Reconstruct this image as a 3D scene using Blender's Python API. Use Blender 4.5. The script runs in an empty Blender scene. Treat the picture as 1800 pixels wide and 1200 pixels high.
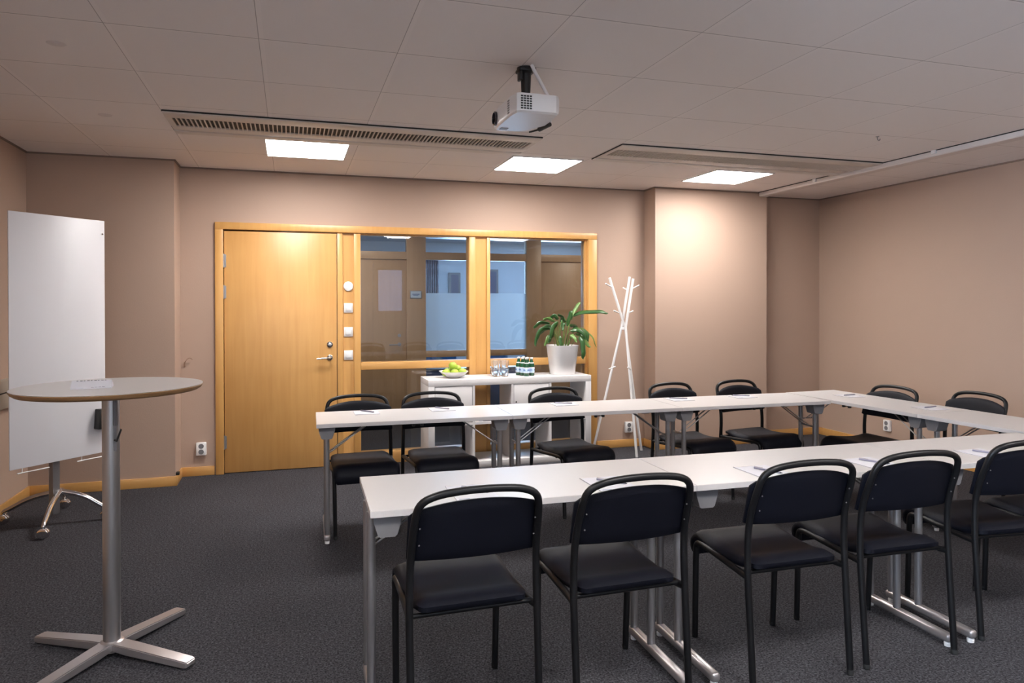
import bpy, bmesh, math, random
from mathutils import Vector, Matrix
random.seed(7)
S = bpy.context.scene
C = S.collection
PI = math.pi

# ------------------------------------------------------------------ camera
YAW, PITCH, ROLL = 0.3023, 0.0068, -0.0016
cam_d = bpy.data.cameras.new('camera')
cam = bpy.data.objects.new('camera', cam_d)
C.objects.link(cam)
cam_d.sensor_width = 36.0
cam_d.lens = 1250.0 / 1800.0 * 36.0
cam_d.shift_y = -(600 - 542.65) / 1800.0
cam_d.clip_start = 0.02
r = Vector((math.cos(YAW), -math.sin(YAW), 0)); f = Vector((math.sin(YAW), math.cos(YAW), 0)); u = Vector((0, 0, 1))
f, u = f * math.cos(PITCH) - u * math.sin(PITCH), u * math.cos(PITCH) + f * math.sin(PITCH)
r, u = r * math.cos(ROLL) + u * math.sin(ROLL), u * math.cos(ROLL) - r * math.sin(ROLL)
cam.matrix_world = Matrix(((r.x, u.x, -f.x, 0), (r.y, u.y, -f.y, 0), (r.z, u.z, -f.z, 1.47), (0, 0, 0, 1)))
S.camera = cam

# ------------------------------------------------------------------ world, exposure, daylight lamps behind the camera and in the far office
W = bpy.data.worlds.new('world'); S.world = W; W.use_nodes = True
W.node_tree.nodes['Background'].inputs[0].default_value = (0.55, 0.68, 1.0, 1)
W.node_tree.nodes['Background'].inputs[1].default_value = 0.6
S.view_settings.view_transform = 'Standard'
S.view_settings.look = 'None'
S.view_settings.gamma = 1.0
S.view_settings.exposure = 2.36
S.view_settings.use_curve_mapping = False
PANEL = 9.0          # radiance of the ceiling light panels
PANEL_COL = (1.0, 0.965, 0.94)

def area(name, loc, rot, sx, sy, power, col):
    l = bpy.data.lights.new(name, 'AREA'); l.shape = 'RECTANGLE'; l.size = sx; l.size_y = sy
    l.energy = power; l.color = col
    o = bpy.data.objects.new(name, l); o.location = loc; o.rotation_euler = rot; C.objects.link(o)
    return o
area('daylight_rear', (2.15, -2.86, 1.78), (PI / 2, 0, 0), 0.62, 1.0, 0.3, (0.50, 0.55, 1.0))
area('daylight_fill_left', (-2.06, -1.40, 1.6), (PI / 2, 0, -PI / 2), 2.2, 1.25, 108, (0.72, 0.83, 1.0))  # fill through the added left window, lifts the room and ceiling
area('far_office_daylight_fill', (4.6, 12.2, 1.7), (PI / 2, 0, PI), 4.0, 1.6, 95, (0.44, 0.68, 1.0))  # lamp added inside the far office to stand in for its daylight

# ------------------------------------------------------------------ materials
def newmat(name):
    m = bpy.data.materials.new(name); m.use_nodes = True
    return m, m.node_tree, m.node_tree.nodes['Principled BSDF']

def mat(name, col, rough=0.5, metal=0.0, noise=0.06, nscale=8.0, bump=0.0, bscale=60.0, spec=0.5, stretch=None, coat=0.0, sheen=0.0):
    m, t, b = newmat(name)
    N, L = t.nodes, t.links
    tc = N.new('ShaderNodeTexCoord'); mp = N.new('ShaderNodeMapping')
    L.new(tc.outputs['Object'], mp.inputs[0])
    if stretch: mp.inputs['Scale'].default_value = stretch
    no = N.new('ShaderNodeTexNoise'); no.inputs['Scale'].default_value = nscale; no.inputs['Detail'].default_value = 4
    L.new(mp.outputs[0], no.inputs['Vector'])
    mix = N.new('ShaderNodeMix'); mix.data_type = 'RGBA'
    mix.inputs[6].default_value = (*[max(0, c * (1 - noise)) for c in col], 1)
    mix.inputs[7].default_value = (*[min(1, c * (1 + noise)) for c in col], 1)
    L.new(no.outputs['Fac'], mix.inputs[0]); L.new(mix.outputs[2], b.inputs['Base Color'])
    b.inputs['Roughness'].default_value = rough; b.inputs['Metallic'].default_value = metal
    b.inputs['Specular IOR Level'].default_value = spec
    b.inputs['Coat Weight'].default_value = coat
    b.inputs['Sheen Weight'].default_value = sheen
    if bump:
        n2 = N.new('ShaderNodeTexNoise'); n2.inputs['Scale'].default_value = bscale; n2.inputs['Detail'].default_value = 3
        L.new(tc.outputs['Object'], n2.inputs['Vector'])
        bp = N.new('ShaderNodeBump'); bp.inputs['Strength'].default_value = bump; bp.inputs['Distance'].default_value = 0.004
        L.new(n2.outputs['Fac'], bp.inputs['Height']); L.new(bp.outputs[0], b.inputs['Normal'])
    return m

def wood(name, col, dark, rough=0.38, axis='z', plank=0.0):
    m, t, b = newmat(name); N, L = t.nodes, t.links
    tc = N.new('ShaderNodeTexCoord'); mp = N.new('ShaderNodeMapping')
    mp.inputs['Scale'].default_value = {'z': (14, 14, 0.9), 'x': (0.9, 14, 14), 'y': (14, 0.9, 14)}[axis]
    L.new(tc.outputs['Object'], mp.inputs[0])
    n1 = N.new('ShaderNodeTexNoise'); n1.inputs['Scale'].default_value = 1.6; n1.inputs['Detail'].default_value = 6; n1.inputs['Distortion'].default_value = 0.7
    L.new(mp.outputs[0], n1.inputs['Vector'])
    n2 = N.new('ShaderNodeTexNoise'); n2.inputs['Scale'].default_value = 2.2; n2.inputs['Detail'].default_value = 2
    L.new(tc.outputs['Object'], n2.inputs['Vector'])
    ad = N.new('ShaderNodeMath'); ad.operation = 'ADD'; L.new(n1.outputs['Fac'], ad.inputs[0]); L.new(n2.outputs['Fac'], ad.inputs[1])
    last = ad
    if plank:   # veneer leaves side by side
        sx = N.new('ShaderNodeSeparateXYZ'); L.new(tc.outputs['Object'], sx.inputs[0])
        dv = N.new('ShaderNodeMath'); dv.operation = 'DIVIDE'; dv.inputs[1].default_value = plank; L.new(sx.outputs[0], dv.inputs[0])
        fl = N.new('ShaderNodeMath'); fl.operation = 'FLOOR'; L.new(dv.outputs[0], fl.inputs[0])
        wn = N.new('ShaderNodeTexWhiteNoise'); wn.noise_dimensions = '1D'; L.new(fl.outputs[0], wn.inputs['W'])
        ml = N.new('ShaderNodeMath'); ml.operation = 'MULTIPLY'; ml.inputs[1].default_value = 0.28; L.new(wn.outputs['Value'], ml.inputs[0])
        a2 = N.new('ShaderNodeMath'); a2.operation = 'ADD'; L.new(ad.outputs[0], a2.inputs[0]); L.new(ml.outputs[0], a2.inputs[1]); last = a2
    cr = N.new('ShaderNodeMapRange'); cr.inputs[1].default_value = 0.65; cr.inputs[2].default_value = 1.4; L.new(last.outputs[0], cr.inputs[0])
    mix = N.new('ShaderNodeMix'); mix.data_type = 'RGBA'
    mix.inputs[6].default_value = (*dark, 1); mix.inputs[7].default_value = (*col, 1)
    L.new(cr.outputs[0], mix.inputs[0]); L.new(mix.outputs[2], b.inputs['Base Color'])
    b.inputs['Roughness'].default_value = rough
    return m

def glassmat(name, tint=(1, 1, 1), frost=0.0, ior=1.5):
    m = bpy.data.materials.new(name); m.use_nodes = True; t = m.node_tree; N, L = t.nodes, t.links
    N.remove(N['Principled BSDF'])
    tr = N.new('ShaderNodeBsdfTransparent'); tr.inputs[0].default_value = (*tint, 1)
    gl = N.new('ShaderNodeBsdfGlossy'); gl.inputs['Roughness'].default_value = 0.0
    fr = N.new('ShaderNodeFresnel'); fr.inputs[0].default_value = ior
    mx = N.new('ShaderNodeMixShader'); L.new(fr.outputs[0], mx.inputs[0]); L.new(tr.outputs[0], mx.inputs[1]); L.new(gl.outputs[0], mx.inputs[2])
    out = mx
    if frost:
        df = N.new('ShaderNodeBsdfDiffuse'); df.inputs[0].default_value = (0.62, 0.64, 0.64, 1)
        tl = N.new('ShaderNodeBsdfTranslucent'); tl.inputs[0].default_value = (0.70, 0.70, 0.68, 1)
        a = N.new('ShaderNodeMixShader'); a.inputs[0].default_value = 0.6; L.new(df.outputs[0], a.inputs[1]); L.new(tl.outputs[0], a.inputs[2])
        m2 = N.new('ShaderNodeMixShader'); m2.inputs[0].default_value = frost; L.new(mx.outputs[0], m2.inputs[1]); L.new(a.outputs[0], m2.inputs[2]); out = m2
    L.new(out.outputs[0], N['Material Output'].inputs[0])
    return m

def emit(name, col, s):
    m = bpy.data.materials.new(name); m.use_nodes = True; t = m.node_tree; N = t.nodes
    N.remove(N['Principled BSDF']); e = N.new('ShaderNodeEmission'); e.inputs[0].default_value = (*col, 1); e.inputs[1].default_value = s
    t.links.new(e.outputs[0], N['Material Output'].inputs[0]); return m

def carpet():
    m, t, b = newmat('carpet'); N, L = t.nodes, t.links
    tc = N.new('ShaderNodeTexCoord')
    n1 = N.new('ShaderNodeTexNoise'); n1.inputs['Scale'].default_value = 120; n1.inputs['Detail'].default_value = 3; n1.inputs['Roughness'].default_value = 0.7
    n2 = N.new('ShaderNodeTexNoise'); n2.inputs['Scale'].default_value = 55; n2.inputs['Detail'].default_value = 2
    n3 = N.new('ShaderNodeTexNoise'); n3.inputs['Scale'].default_value = 1.2; n3.inputs['Detail'].default_value = 2
    for n in (n1, n2, n3): L.new(tc.outputs['Object'], n.inputs['Vector'])
    cr = N.new('ShaderNodeValToRGB'); L.new(n1.outputs['Fac'], cr.inputs[0])
    cr.color_ramp.elements[0].position = 0.38; cr.color_ramp.elements[0].color = (0.012, 0.012, 0.014, 1)
    cr.color_ramp.elements[1].position = 0.68; cr.color_ramp.elements[1].color = (0.094, 0.092, 0.104, 1)
    c2 = N.new('ShaderNodeMapRange'); c2.inputs[1].default_value = 0.3; c2.inputs[2].default_value = 0.7; c2.inputs[3].default_value = 0.75; c2.inputs[4].default_value = 1.25
    L.new(n2.outputs['Fac'], c2.inputs[0])
    c3 = N.new('ShaderNodeMapRange'); c3.inputs[1].default_value = 0.3; c3.inputs[2].default_value = 0.7; c3.inputs[3].default_value = 0.9; c3.inputs[4].default_value = 1.1
    L.new(n3.outputs['Fac'], c3.inputs[0])
    v = N.new('ShaderNodeVectorMath'); v.operation = 'SCALE'; L.new(cr.outputs[0], v.inputs[0]); L.new(c2.outputs[0], v.inputs['Scale'])
    v2 = N.new('ShaderNodeVectorMath'); v2.operation = 'SCALE'; L.new(v.outputs[0], v2.inputs[0]); L.new(c3.outputs[0], v2.inputs['Scale'])
    L.new(v2.outputs[0], b.inputs['Base Color']); b.inputs['Roughness'].default_value = 0.95; b.inputs['Specular IOR Level'].default_value = 0.15
    bp = N.new('ShaderNodeBump'); bp.inputs['Strength'].default_value = 0.6; bp.inputs['Distance'].default_value = 0.004
    L.new(n1.outputs['Fac'], bp.inputs['Height']); L.new(bp.outputs[0], b.inputs['Normal'])
    return m

GX0, GSX, GY0, GSY = -0.73, 0.612, 2.71, 0.64
def ceiling_mat():
    m, t, b = newmat('ceiling_tiles'); N, L = t.nodes, t.links
    tc = N.new('ShaderNodeTexCoord'); sp = N.new('ShaderNodeSeparateXYZ'); L.new(tc.outputs['Object'], sp.inputs[0])
    def M(op, a, bb=None, c=None):
        n = N.new('ShaderNodeMath'); n.operation = op
        for i, x in enumerate((a, bb, c)):
            if x is None: continue
            if isinstance(x, (int, float)): n.inputs[i].default_value = x
            else: L.new(x, n.inputs[i])
        return n.outputs[0]
    def dist(o, o0, step, off=0.0):     # distance in metres to the nearest grid line
        a = M('DIVIDE', M('SUBTRACT', o, o0 + off), step)
        return M('MULTIPLY', M('ABSOLUTE', M('SUBTRACT', a, M('ROUND', a))), step)
    dx = dist(sp.outputs[0], GX0, GSX); dy = dist(sp.outputs[1], GY0, GSY)
    # the white metal bar (24 mm) and the thin dark gap along one side of it
    bar = M('MAXIMUM', M('LESS_THAN', dx, 0.011), M('LESS_THAN', dy, 0.008))
    gx = dist(sp.outputs[0], GX0, GSX, -0.011); gy = dist(sp.outputs[1], GY0, GSY, -0.008)
    gap = M('MAXIMUM', M('LESS_THAN', gx, 0.0015), M('LESS_THAN', gy, 0.0026))
    n1 = N.new('ShaderNodeTexNoise'); n1.inputs['Scale'].default_value = 1.1; L.new(tc.outputs['Object'], n1.inputs['Vector'])
    # one slightly different shade per tile
    ix = M('FLOOR', M('DIVIDE', M('SUBTRACT', sp.outputs[0], GX0), GSX)); iy = M('FLOOR', M('DIVIDE', M('SUBTRACT', sp.outputs[1], GY0), GSY))
    wn = N.new('ShaderNodeTexWhiteNoise'); wn.noise_dimensions = '1D'; L.new(M('ADD', ix, M('MULTIPLY', iy, 17.3)), wn.inputs['W'])
    sh = M('ADD', M('MULTIPLY', wn.outputs['Value'], 0.05), M('MULTIPLY', n1.outputs['Fac'], 0.05))
    base = N.new('ShaderNodeMix'); base.data_type = 'RGBA'; base.inputs[6].default_value = (0.76, 0.71, 0.685, 1); base.inputs[7].default_value = (0.95, 0.885, 0.855, 1)
    L.new(M('ADD', sh, 0.3), base.inputs[0])
    m1 = N.new('ShaderNodeMix'); m1.data_type = 'RGBA'; L.new(M('MULTIPLY', bar, 0.35), m1.inputs[0]); L.new(base.outputs[2], m1.inputs[6]); m1.inputs[7].default_value = (0.90, 0.84, 0.81, 1)
    m2 = N.new('ShaderNodeMix'); m2.data_type = 'RGBA'; L.new(M('MULTIPLY', gap, 0.62), m2.inputs[0]); L.new(m1.outputs[2], m2.inputs[6]); m2.inputs[7].default_value = (0.20, 0.16, 0.14, 1)
    L.new(m2.outputs[2], b.inputs['Base Color']); b.inputs['Roughness'].default_value = 0.9; b.inputs['Specular IOR Level'].default_value = 0.2
    return m

M_ = dict(
    wall=mat('wall_paint', (0.440, 0.312, 0.243), 0.62, noise=0.025, nscale=1.5, bump=0.15, bscale=120, spec=0.3),
    rearwall=mat('rear_wall_bounce_white', (0.80, 0.77, 0.73), 0.7, noise=0.02, nscale=1.5),  # unseen wall, made white to bounce light up to the ceiling
    wall2=mat('cream_trunking', (0.42, 0.36, 0.29), 0.45, noise=0.02),
    carpet=carpet(), ceil=ceiling_mat(),
    birch=wood('birch_door', (0.645, 0.355, 0.122), (0.545, 0.277, 0.084), 0.36, 'z', 0.245),
    pine=wood('pine_frame', (0.69, 0.385, 0.125), (0.58, 0.295, 0.088), 0.35, 'z'),
    pinex=wood('pine_frame_across', (0.69, 0.385, 0.125), (0.58, 0.295, 0.088), 0.35, 'x'),
    ply=wood('plywood_edge', (0.42, 0.24, 0.11), (0.26, 0.14, 0.06), 0.5, 'x'),
    corr=wood('corridor_wood', (0.50, 0.33, 0.19), (0.43, 0.28, 0.155), 0.4, 'z'),
    white=mat('white_laminate', (0.72, 0.695, 0.685), 0.42, noise=0.015),
    top=mat('table_laminate', (0.56, 0.538, 0.532), 0.38, noise=0.02, nscale=3, coat=0.05),
    edge=mat('table_edge', (0.60, 0.57, 0.56), 0.45, noise=0.03),
    gloss=mat('glossy_white', (0.82, 0.80, 0.79), 0.22, noise=0.01),
    board=mat('whiteboard_enamel', (0.68, 0.665, 0.69), 0.38, noise=0.01, nscale=1),
    plastic=mat('white_plastic', (0.82, 0.81, 0.80), 0.3, noise=0.01),
    projw=mat('projector_plastic', (0.76, 0.74, 0.74), 0.35, noise=0.01),
    grey=mat('grey_plastic', (0.175, 0.17, 0.178), 0.45, noise=0.03),
    steel=mat('painted_steel', (0.36, 0.35, 0.355), 0.34, metal=0.75, noise=0.03, stretch=(4, 4, 1)),
    satin=mat('satin_aluminium', (0.45, 0.44, 0.44), 0.33, metal=0.9, noise=0.04, stretch=(6, 6, 0.6)),
    base=mat('base_aluminium', (0.46, 0.43, 0.43), 0.33, metal=0.75, noise=0.03),
    chrome=mat('chrome', (0.75, 0.74, 0.73), 0.12, metal=1.0, noise=0.01),
    rod=mat('brace_steel', (0.42, 0.40, 0.39), 0.3, metal=0.9, noise=0.02),
    blackm=mat('black_powder_coat', (0.007, 0.007, 0.008), 0.40, noise=0.1, spec=0.30),
    fabric=mat('black_fabric', (0.0040, 0.0047, 0.0095), 0.55, noise=0.2, nscale=220, bump=0.25, bscale=700, spec=0.20),
    black=mat('black_plastic', (0.012, 0.012, 0.012), 0.4, noise=0.05),
    dark=mat('dark_gap', (0.02, 0.018, 0.016), 0.8, noise=0.02),
    rubber=mat('rubber', (0.02, 0.02, 0.02), 0.8, noise=0.02),
    grille=mat('diffuser_metal', (0.66, 0.60, 0.55), 0.5, noise=0.02),
    slot=mat('diffuser_slot', (0.045, 0.038, 0.034), 0.8, noise=0.02),
    beam=mat('white_duct', (0.68, 0.62, 0.585), 0.45, noise=0.02),
    glass=glassmat('window_glass', (0.93, 0.95, 0.96)),
    frost=glassmat('frosted_film', (0.9, 0.94, 1.0), 0.55),
    tumbler=mat('clear_tumbler', (0.97, 0.97, 0.97), 0.02, noise=0.01),
    bottle=mat('green_bottle_glass', (0.008, 0.075, 0.030), 0.12, noise=0.05, coat=0.4),
    label=mat('pale_blue_label', (0.50, 0.64, 0.80), 0.5, noise=0.02),
    labelw=mat('white_label', (0.80, 0.82, 0.84), 0.5, noise=0.02),
    labelb=mat('blue_print', (0.06, 0.14, 0.42), 0.5, noise=0.02),
    apple=mat('green_apple', (0.40, 0.55, 0.06), 0.3, noise=0.2, nscale=18, coat=0.2),
    stalk=mat('apple_stalk', (0.08, 0.045, 0.02), 0.7),
    leaf=mat('leaf', (0.028, 0.090, 0.020), 0.35, noise=0.45, nscale=14, coat=0.15),
    leafl=mat('leaf_light', (0.13, 0.24, 0.06), 0.4, noise=0.3, nscale=14),
    stem=mat('leaf_stem', (0.14, 0.22, 0.05), 0.5, noise=0.2),
    soil=mat('potting_soil', (0.03, 0.02, 0.014), 0.95, noise=0.4, nscale=60, bump=0.8),
    paper=mat('paper', (0.61, 0.60, 0.645), 0.7, noise=0.01),
    ink=mat('ink', (0.10, 0.10, 0.12), 0.6),
    inkb=mat('blue_ink', (0.16, 0.20, 0.36), 0.6),
    pen=mat('silver_pen', (0.34, 0.33, 0.42), 0.3, metal=0.3),
    lens=mat('lens', (0.015, 0.012, 0.02), 0.08, coat=0.6),
    blue=mat('blue_upholstery', (0.03, 0.16, 0.42), 0.7, noise=0.1),
    office=mat('office_wall', (0.55, 0.62, 0.70), 0.7, noise=0.03),
    curtain=mat('dark_curtain', (0.10, 0.11, 0.18), 0.8, noise=0.15, stretch=(20, 20, 1)),
    panel=emit('light_panel', PANEL_COL, PANEL),
    panel2=emit('corridor_fill_panel', (1.0, 0.86, 0.72), 16.0),  # glow of the round lamps added to brighten the corridor
)

def beam_shape(m, a, b):      # prismatic panel: brighter straight down than to the side
    t = m.node_tree; N, L = t.nodes, t.links; e = [n for n in N if n.type == 'EMISSION'][0]
    g = N.new('ShaderNodeNewGeometry'); d = N.new('ShaderNodeVectorMath'); d.operation = 'DOT_PRODUCT'
    L.new(g.outputs['Incoming'], d.inputs[0]); L.new(g.outputs['Normal'], d.inputs[1])
    ab = N.new('ShaderNodeMath'); ab.operation = 'ABSOLUTE'; L.new(d.outputs['Value'], ab.inputs[0])
    ma = N.new('ShaderNodeMath'); ma.operation = 'MULTIPLY_ADD'; ma.inputs[1].default_value = b * PANEL; ma.inputs[2].default_value = a * PANEL
    L.new(ab.outputs[0], ma.inputs[0]); L.new(ma.outputs[0], e.inputs[1])
beam_shape(M_['panel'], 0.84, 0.30)
M_['tumbler'].node_tree.nodes['Principled BSDF'].inputs['Transmission Weight'].default_value = 0.94
# ------------------------------------------------------------------ mesh helpers
class MB:
    def __init__(s): s.b = bmesh.new()
    def _xf(s, vs, loc, rot):
        m = Matrix.Translation(loc) @ (rot.to_4x4() if rot is not None else Matrix.Identity(4))
        bmesh.ops.transform(s.b, matrix=m, verts=vs)
    def box(s, x0, x1, y0, y1, z0, z1, bev=0.0, seg=2, rot=None, about=None):
        t = bmesh.new()
        bmesh.ops.create_cube(t, size=1)
        bmesh.ops.scale(t, vec=(x1 - x0, y1 - y0, z1 - z0), verts=t.verts)
        if bev: bmesh.ops.bevel(t, geom=t.edges[:], offset=bev, segments=seg, affect='EDGES', profile=0.5)
        bmesh.ops.translate(t, vec=((x0 + x1) / 2, (y0 + y1) / 2, (z0 + z1) / 2), verts=t.verts)
        if rot is not None:
            a = Vector(about or ((x0 + x1) / 2, (y0 + y1) / 2, (z0 + z1) / 2))
            bmesh.ops.transform(t, matrix=Matrix.Translation(a) @ rot.to_4x4() @ Matrix.Translation(-a), verts=t.verts)
        s._merge(t); return s
    def _merge(s, t):
        me = bpy.data.meshes.new('tmp'); t.to_mesh(me); t.free(); s.b.from_mesh(me); bpy.data.meshes.remove(me)
    def tube(s, pts, rad, n=12, smooth=0, cap=True):
        P = [Vector(p) for p in pts]
        for _ in range(smooth):     # corner cutting
            Q = [P[0]]
            for i in range(len(P) - 1):
                Q += [P[i] * .75 + P[i + 1] * .25, P[i] * .25 + P[i + 1] * .75]
            Q.append(P[-1]); P = Q
        R = rad if isinstance(rad, (list, tuple)) else None
        rings = []; prev = None
        for i, p in enumerate(P):
            d = (P[min(i + 1, len(P) - 1)] - P[max(i - 1, 0)]).normalized()
            if prev is None:
                a = d.cross(Vector((0, 0, 1))); a = a if a.length > 1e-3 else d.cross(Vector((0, 1, 0)))
            else: a = prev - d * prev.dot(d)
            a.normalize(); prev = a; bb = d.cross(a)
            k = i / (len(P) - 1); rd = rad if R is None else R[0] + (R[-1] - R[0]) * k if len(R) == 2 else (rad if R is None else R[min(i, len(R) - 1)])
            rings.append([s.b.verts.new(p + (a * math.cos(2 * PI * j / n) + bb * math.sin(2 * PI * j / n)) * rd) for j in range(n)])
        for A, B in zip(rings, rings[1:]):
            for j in range(n): s.b.faces.new((A[j], A[(j + 1) % n], B[(j + 1) % n], B[j]))
        if cap:
            s.b.faces.new(rings[0][::-1]); s.b.faces.new(rings[-1])
        return s
    def lathe(s, prof, c=(0, 0, 0), n=28, axis='z', cap=True):
        c = Vector(c); rings = []
        for rr, h in prof:
            ring = []
            for j in range(n):
                a = 2 * PI * j / n; x, y = rr * math.cos(a), rr * math.sin(a)
                v = {'z': (x, y, h), 'y': (x, h, y), 'x': (h, x, y)}[axis]
                ring.append(s.b.verts.new(c + Vector(v)))
            rings.append(ring)
        for A, B in zip(rings, rings[1:]):
            for j in range(n): s.b.faces.new((A[j], A[(j + 1) % n], B[(j + 1) % n], B[j]))
        if cap:
            s.b.faces.new(rings[0][::-1]); s.b.faces.new(rings[-1])
        return s
    def prism(s, poly, d0, d1, axis='y'):     # poly extruded along an axis
        def v(a, b, d): return {'y': (a, d, b), 'x': (d, a, b), 'z': (a, b, d)}[axis]
        A = [s.b.verts.new(v(a, b, d0)) for a, b in poly]; B = [s.b.verts.new(v(a, b, d1)) for a, b in poly]
        n = len(poly)
        for i in range(n): s.b.faces.new((A[i], A[(i + 1) % n], B[(i + 1) % n], B[i]))
        s.b.faces.new(A[::-1]); s.b.faces.new(B); return s
    def grid(s, fn, nu, nv, thick=None):      # fn(u,v)->Vector ; optional thickness vector function
        V = [[s.b.verts.new(fn(i / nu, j / nv)) for j in range(nv + 1)] for i in range(nu + 1)]
        for i in range(nu):
            for j in range(nv): s.b.faces.new((V[i][j], V[i + 1][j], V[i + 1][j + 1], V[i][j + 1]))
        return V
    def slab(s, fa, fb, nu, nv):              # closed body between two sheets
        A = s.grid(fa, nu, nv); B = s.grid(fb, nu, nv)
        for i in range(nu):
            s.b.faces.new((A[i][0], A[i + 1][0], B[i + 1][0], B[i][0])); s.b.faces.new((A[i][nv], A[i + 1][nv], B[i + 1][nv], B[i][nv]))
        for j in range(nv):
            s.b.faces.new((A[0][j], A[0][j + 1], B[0][j + 1], B[0][j])); s.b.faces.new((A[nu][j], A[nu][j + 1], B[nu][j + 1], B[nu][j]))
        return s
    def build(s, name, m, parent=None, ang=38, flat=False):
        bmesh.ops.recalc_face_normals(s.b, faces=s.b.faces)
        me = bpy.data.meshes.new(name); s.b.to_mesh(me); s.b.free()
        if not flat:
            for p in me.polygons: p.use_smooth = True
            me.set_sharp_from_angle(angle=math.radians(ang))
        me.materials.append(M_[m] if isinstance(m, str) else m)
        o = bpy.data.objects.new(name, me); C.objects.link(o)
        if parent is not None: o.parent = parent
        return o

def box(name, m, dims, parent=None, bev=0.0, **k): return MB().box(*dims, bev=bev, **k).build(name, m, parent)
def struct(o): o['kind'] = 'structure'; return o
def tag(o, label, cat, group=None):
    o['label'] = label; o['category'] = cat
    if group: o['group'] = group
    return o
def thing(name, label, cat, loc=(0, 0, 0), rz=0.0, group=None):
    o = bpy.data.objects.new(name, None); C.objects.link(o); o.empty_display_size = 0.1
    o.location = loc; o.rotation_euler = (0, 0, rz)
    return tag(o, label, cat, group)
def dup(root, loc, rz, label, group=None):
    c = root.copy(); C.objects.link(c); c.location = loc; c.rotation_euler = (0, 0, rz); c['label'] = label
    if group: c['group'] = group
    for ch in list(root.children):
        d = ch.copy(); C.objects.link(d); d.parent = c
        for g in list(ch.children):
            e = g.copy(); C.objects.link(e); e.parent = d
    return c
def RZ(a): return Matrix.Rotation(a, 3, 'Z')
def RX(a): return Matrix.Rotation(a, 3, 'X')
def RY(a): return Matrix.Rotation(a, 3, 'Y')

# ------------------------------------------------------------------ room shell
ZC = 2.644; XL = -1.93; XR = 5.70; YB = 6.63; YR = -2.70
struct(box('floor', 'carpet', (XL - .1, XR + .1, YR - .1, 13.0, -0.06, 0.0)))
cl = MB()
cl.box(XL - .1, XR + .1, YR - .1, YB + .25, ZC, ZC + .06)
struct(cl.build('ceiling', 'ceil'))
w = MB()
w.box(XL - .12, XL, -0.25, 6.32, 0, ZC); w.box(XL - .12, XL, YR - .1, -2.55, 0, ZC)
w.box(XL - .12, XL, -2.55, -0.25, 0, .95); w.box(XL - .12, XL, -2.55, -0.25, 2.25, ZC)
struct(w.build('wall_left', 'wall'))
struct(box('wall_right', 'wall', (XR, XR + .12, YR - .1, 13.0, 0, ZC)))
w = MB()
w.prism([(XL - .12, 6.32), (-0.895, 6.32), (-0.895, YB), (-0.575, YB), (-0.575, 6.78), (XL - .12, 6.78)], 0, ZC, 'z')
w.box(-0.575, 2.925, YB, 6.78, 2.145, ZC)
w.prism([(2.925, YB), (3.505, YB), (3.505, 6.40), (4.825, 6.40), (4.825, YB), (XR, YB), (XR, 6.78), (2.925, 6.78)], 0, ZC, 'z')
struct(w.build('wall_back', 'wall'))
# rear wall behind the camera with one narrow window; unseen wide window added in the left wall for daylight
w = MB()
w.box(XL, 1.85, YR - .12, YR, 0, ZC); w.box(2.45, XR, YR - .12, YR, 0, ZC); w.box(1.85, 2.45, YR - .12, YR, 0, 1.29); w.box(1.85, 2.45, YR - .12, YR, 2.27, ZC)
struct(w.build('wall_rear', 'rearwall'))
o = struct(MB().box(1.85, 2.45, YR - .075, YR - .065, 1.29, 2.27).build('window_3', 'glass'))
q = MB()
for x0, x1, z0, z1 in ((1.85, 1.88, 1.29, 2.27), (2.42, 2.45, 1.29, 2.27), (1.88, 2.42, 1.29, 1.32), (1.88, 2.42, 2.24, 2.27)): q.box(x0, x1, YR - .10, YR - .03, z0, z1)
q.build('window_frame', 'white', o)
o = struct(MB().box(XL - .075, XL - .065, -2.55, -0.25, .95, 2.25).build('window_4', 'glass'))
q = MB()
for y0, y1, z0, z1 in ((-2.55, -2.49, .95, 2.25), (-.31, -.25, .95, 2.25), (-2.49, -.31, .95, 1.01), (-2.49, -.31, 2.19, 2.25), (-1.43, -1.37, 1.01, 2.19)): q.box(XL - .10, XL - .03, y0, y1, z0, z1)
q.build('window_frame', 'white', o)

# baseboards (pine)
BH, BT = 0.078, 0.014
def bb(name, x0, x1, y0, y1, ax='x'):
    m = MB().box(x0, x1, y0, y1, 0.0, BH, bev=0.003).build(name, 'pinex' if ax == 'x' else 'pine'); struct(m)
bb('baseboard_left', XL, XL + BT, YR, 6.32, 'y')
m = MB(); m.box(XL + BT, -0.895 + BT, 6.32 - BT, 6.32, 0, BH, .003); m.box(-0.895, -0.895 + BT, 6.32, YB - BT, 0, BH, .003); m.box(-0.895, -0.628, YB - BT, YB, 0, BH, .003)
struct(m.build('baseboard_back_left', 'pinex'))
m = MB(); m.box(2.97, 3.505, YB - BT, YB, 0, BH, .003); m.box(3.505 - BT, 3.505, 6.40 - BT, YB - BT, 0, BH, .003); m.box(3.505, 4.825 + BT, 6.40 - BT, 6.40, 0, BH, .003)
m.box(4.825, 4.825 + BT, 6.40, YB - BT, 0, BH, .003); m.box(4.825 + BT, XR - BT, YB - BT, YB, 0, BH, .003)
struct(m.build('baseboard_back_right', 'pinex'))
bb('baseboard_right', XR - BT, XR, YR, YB, 'y')
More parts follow.
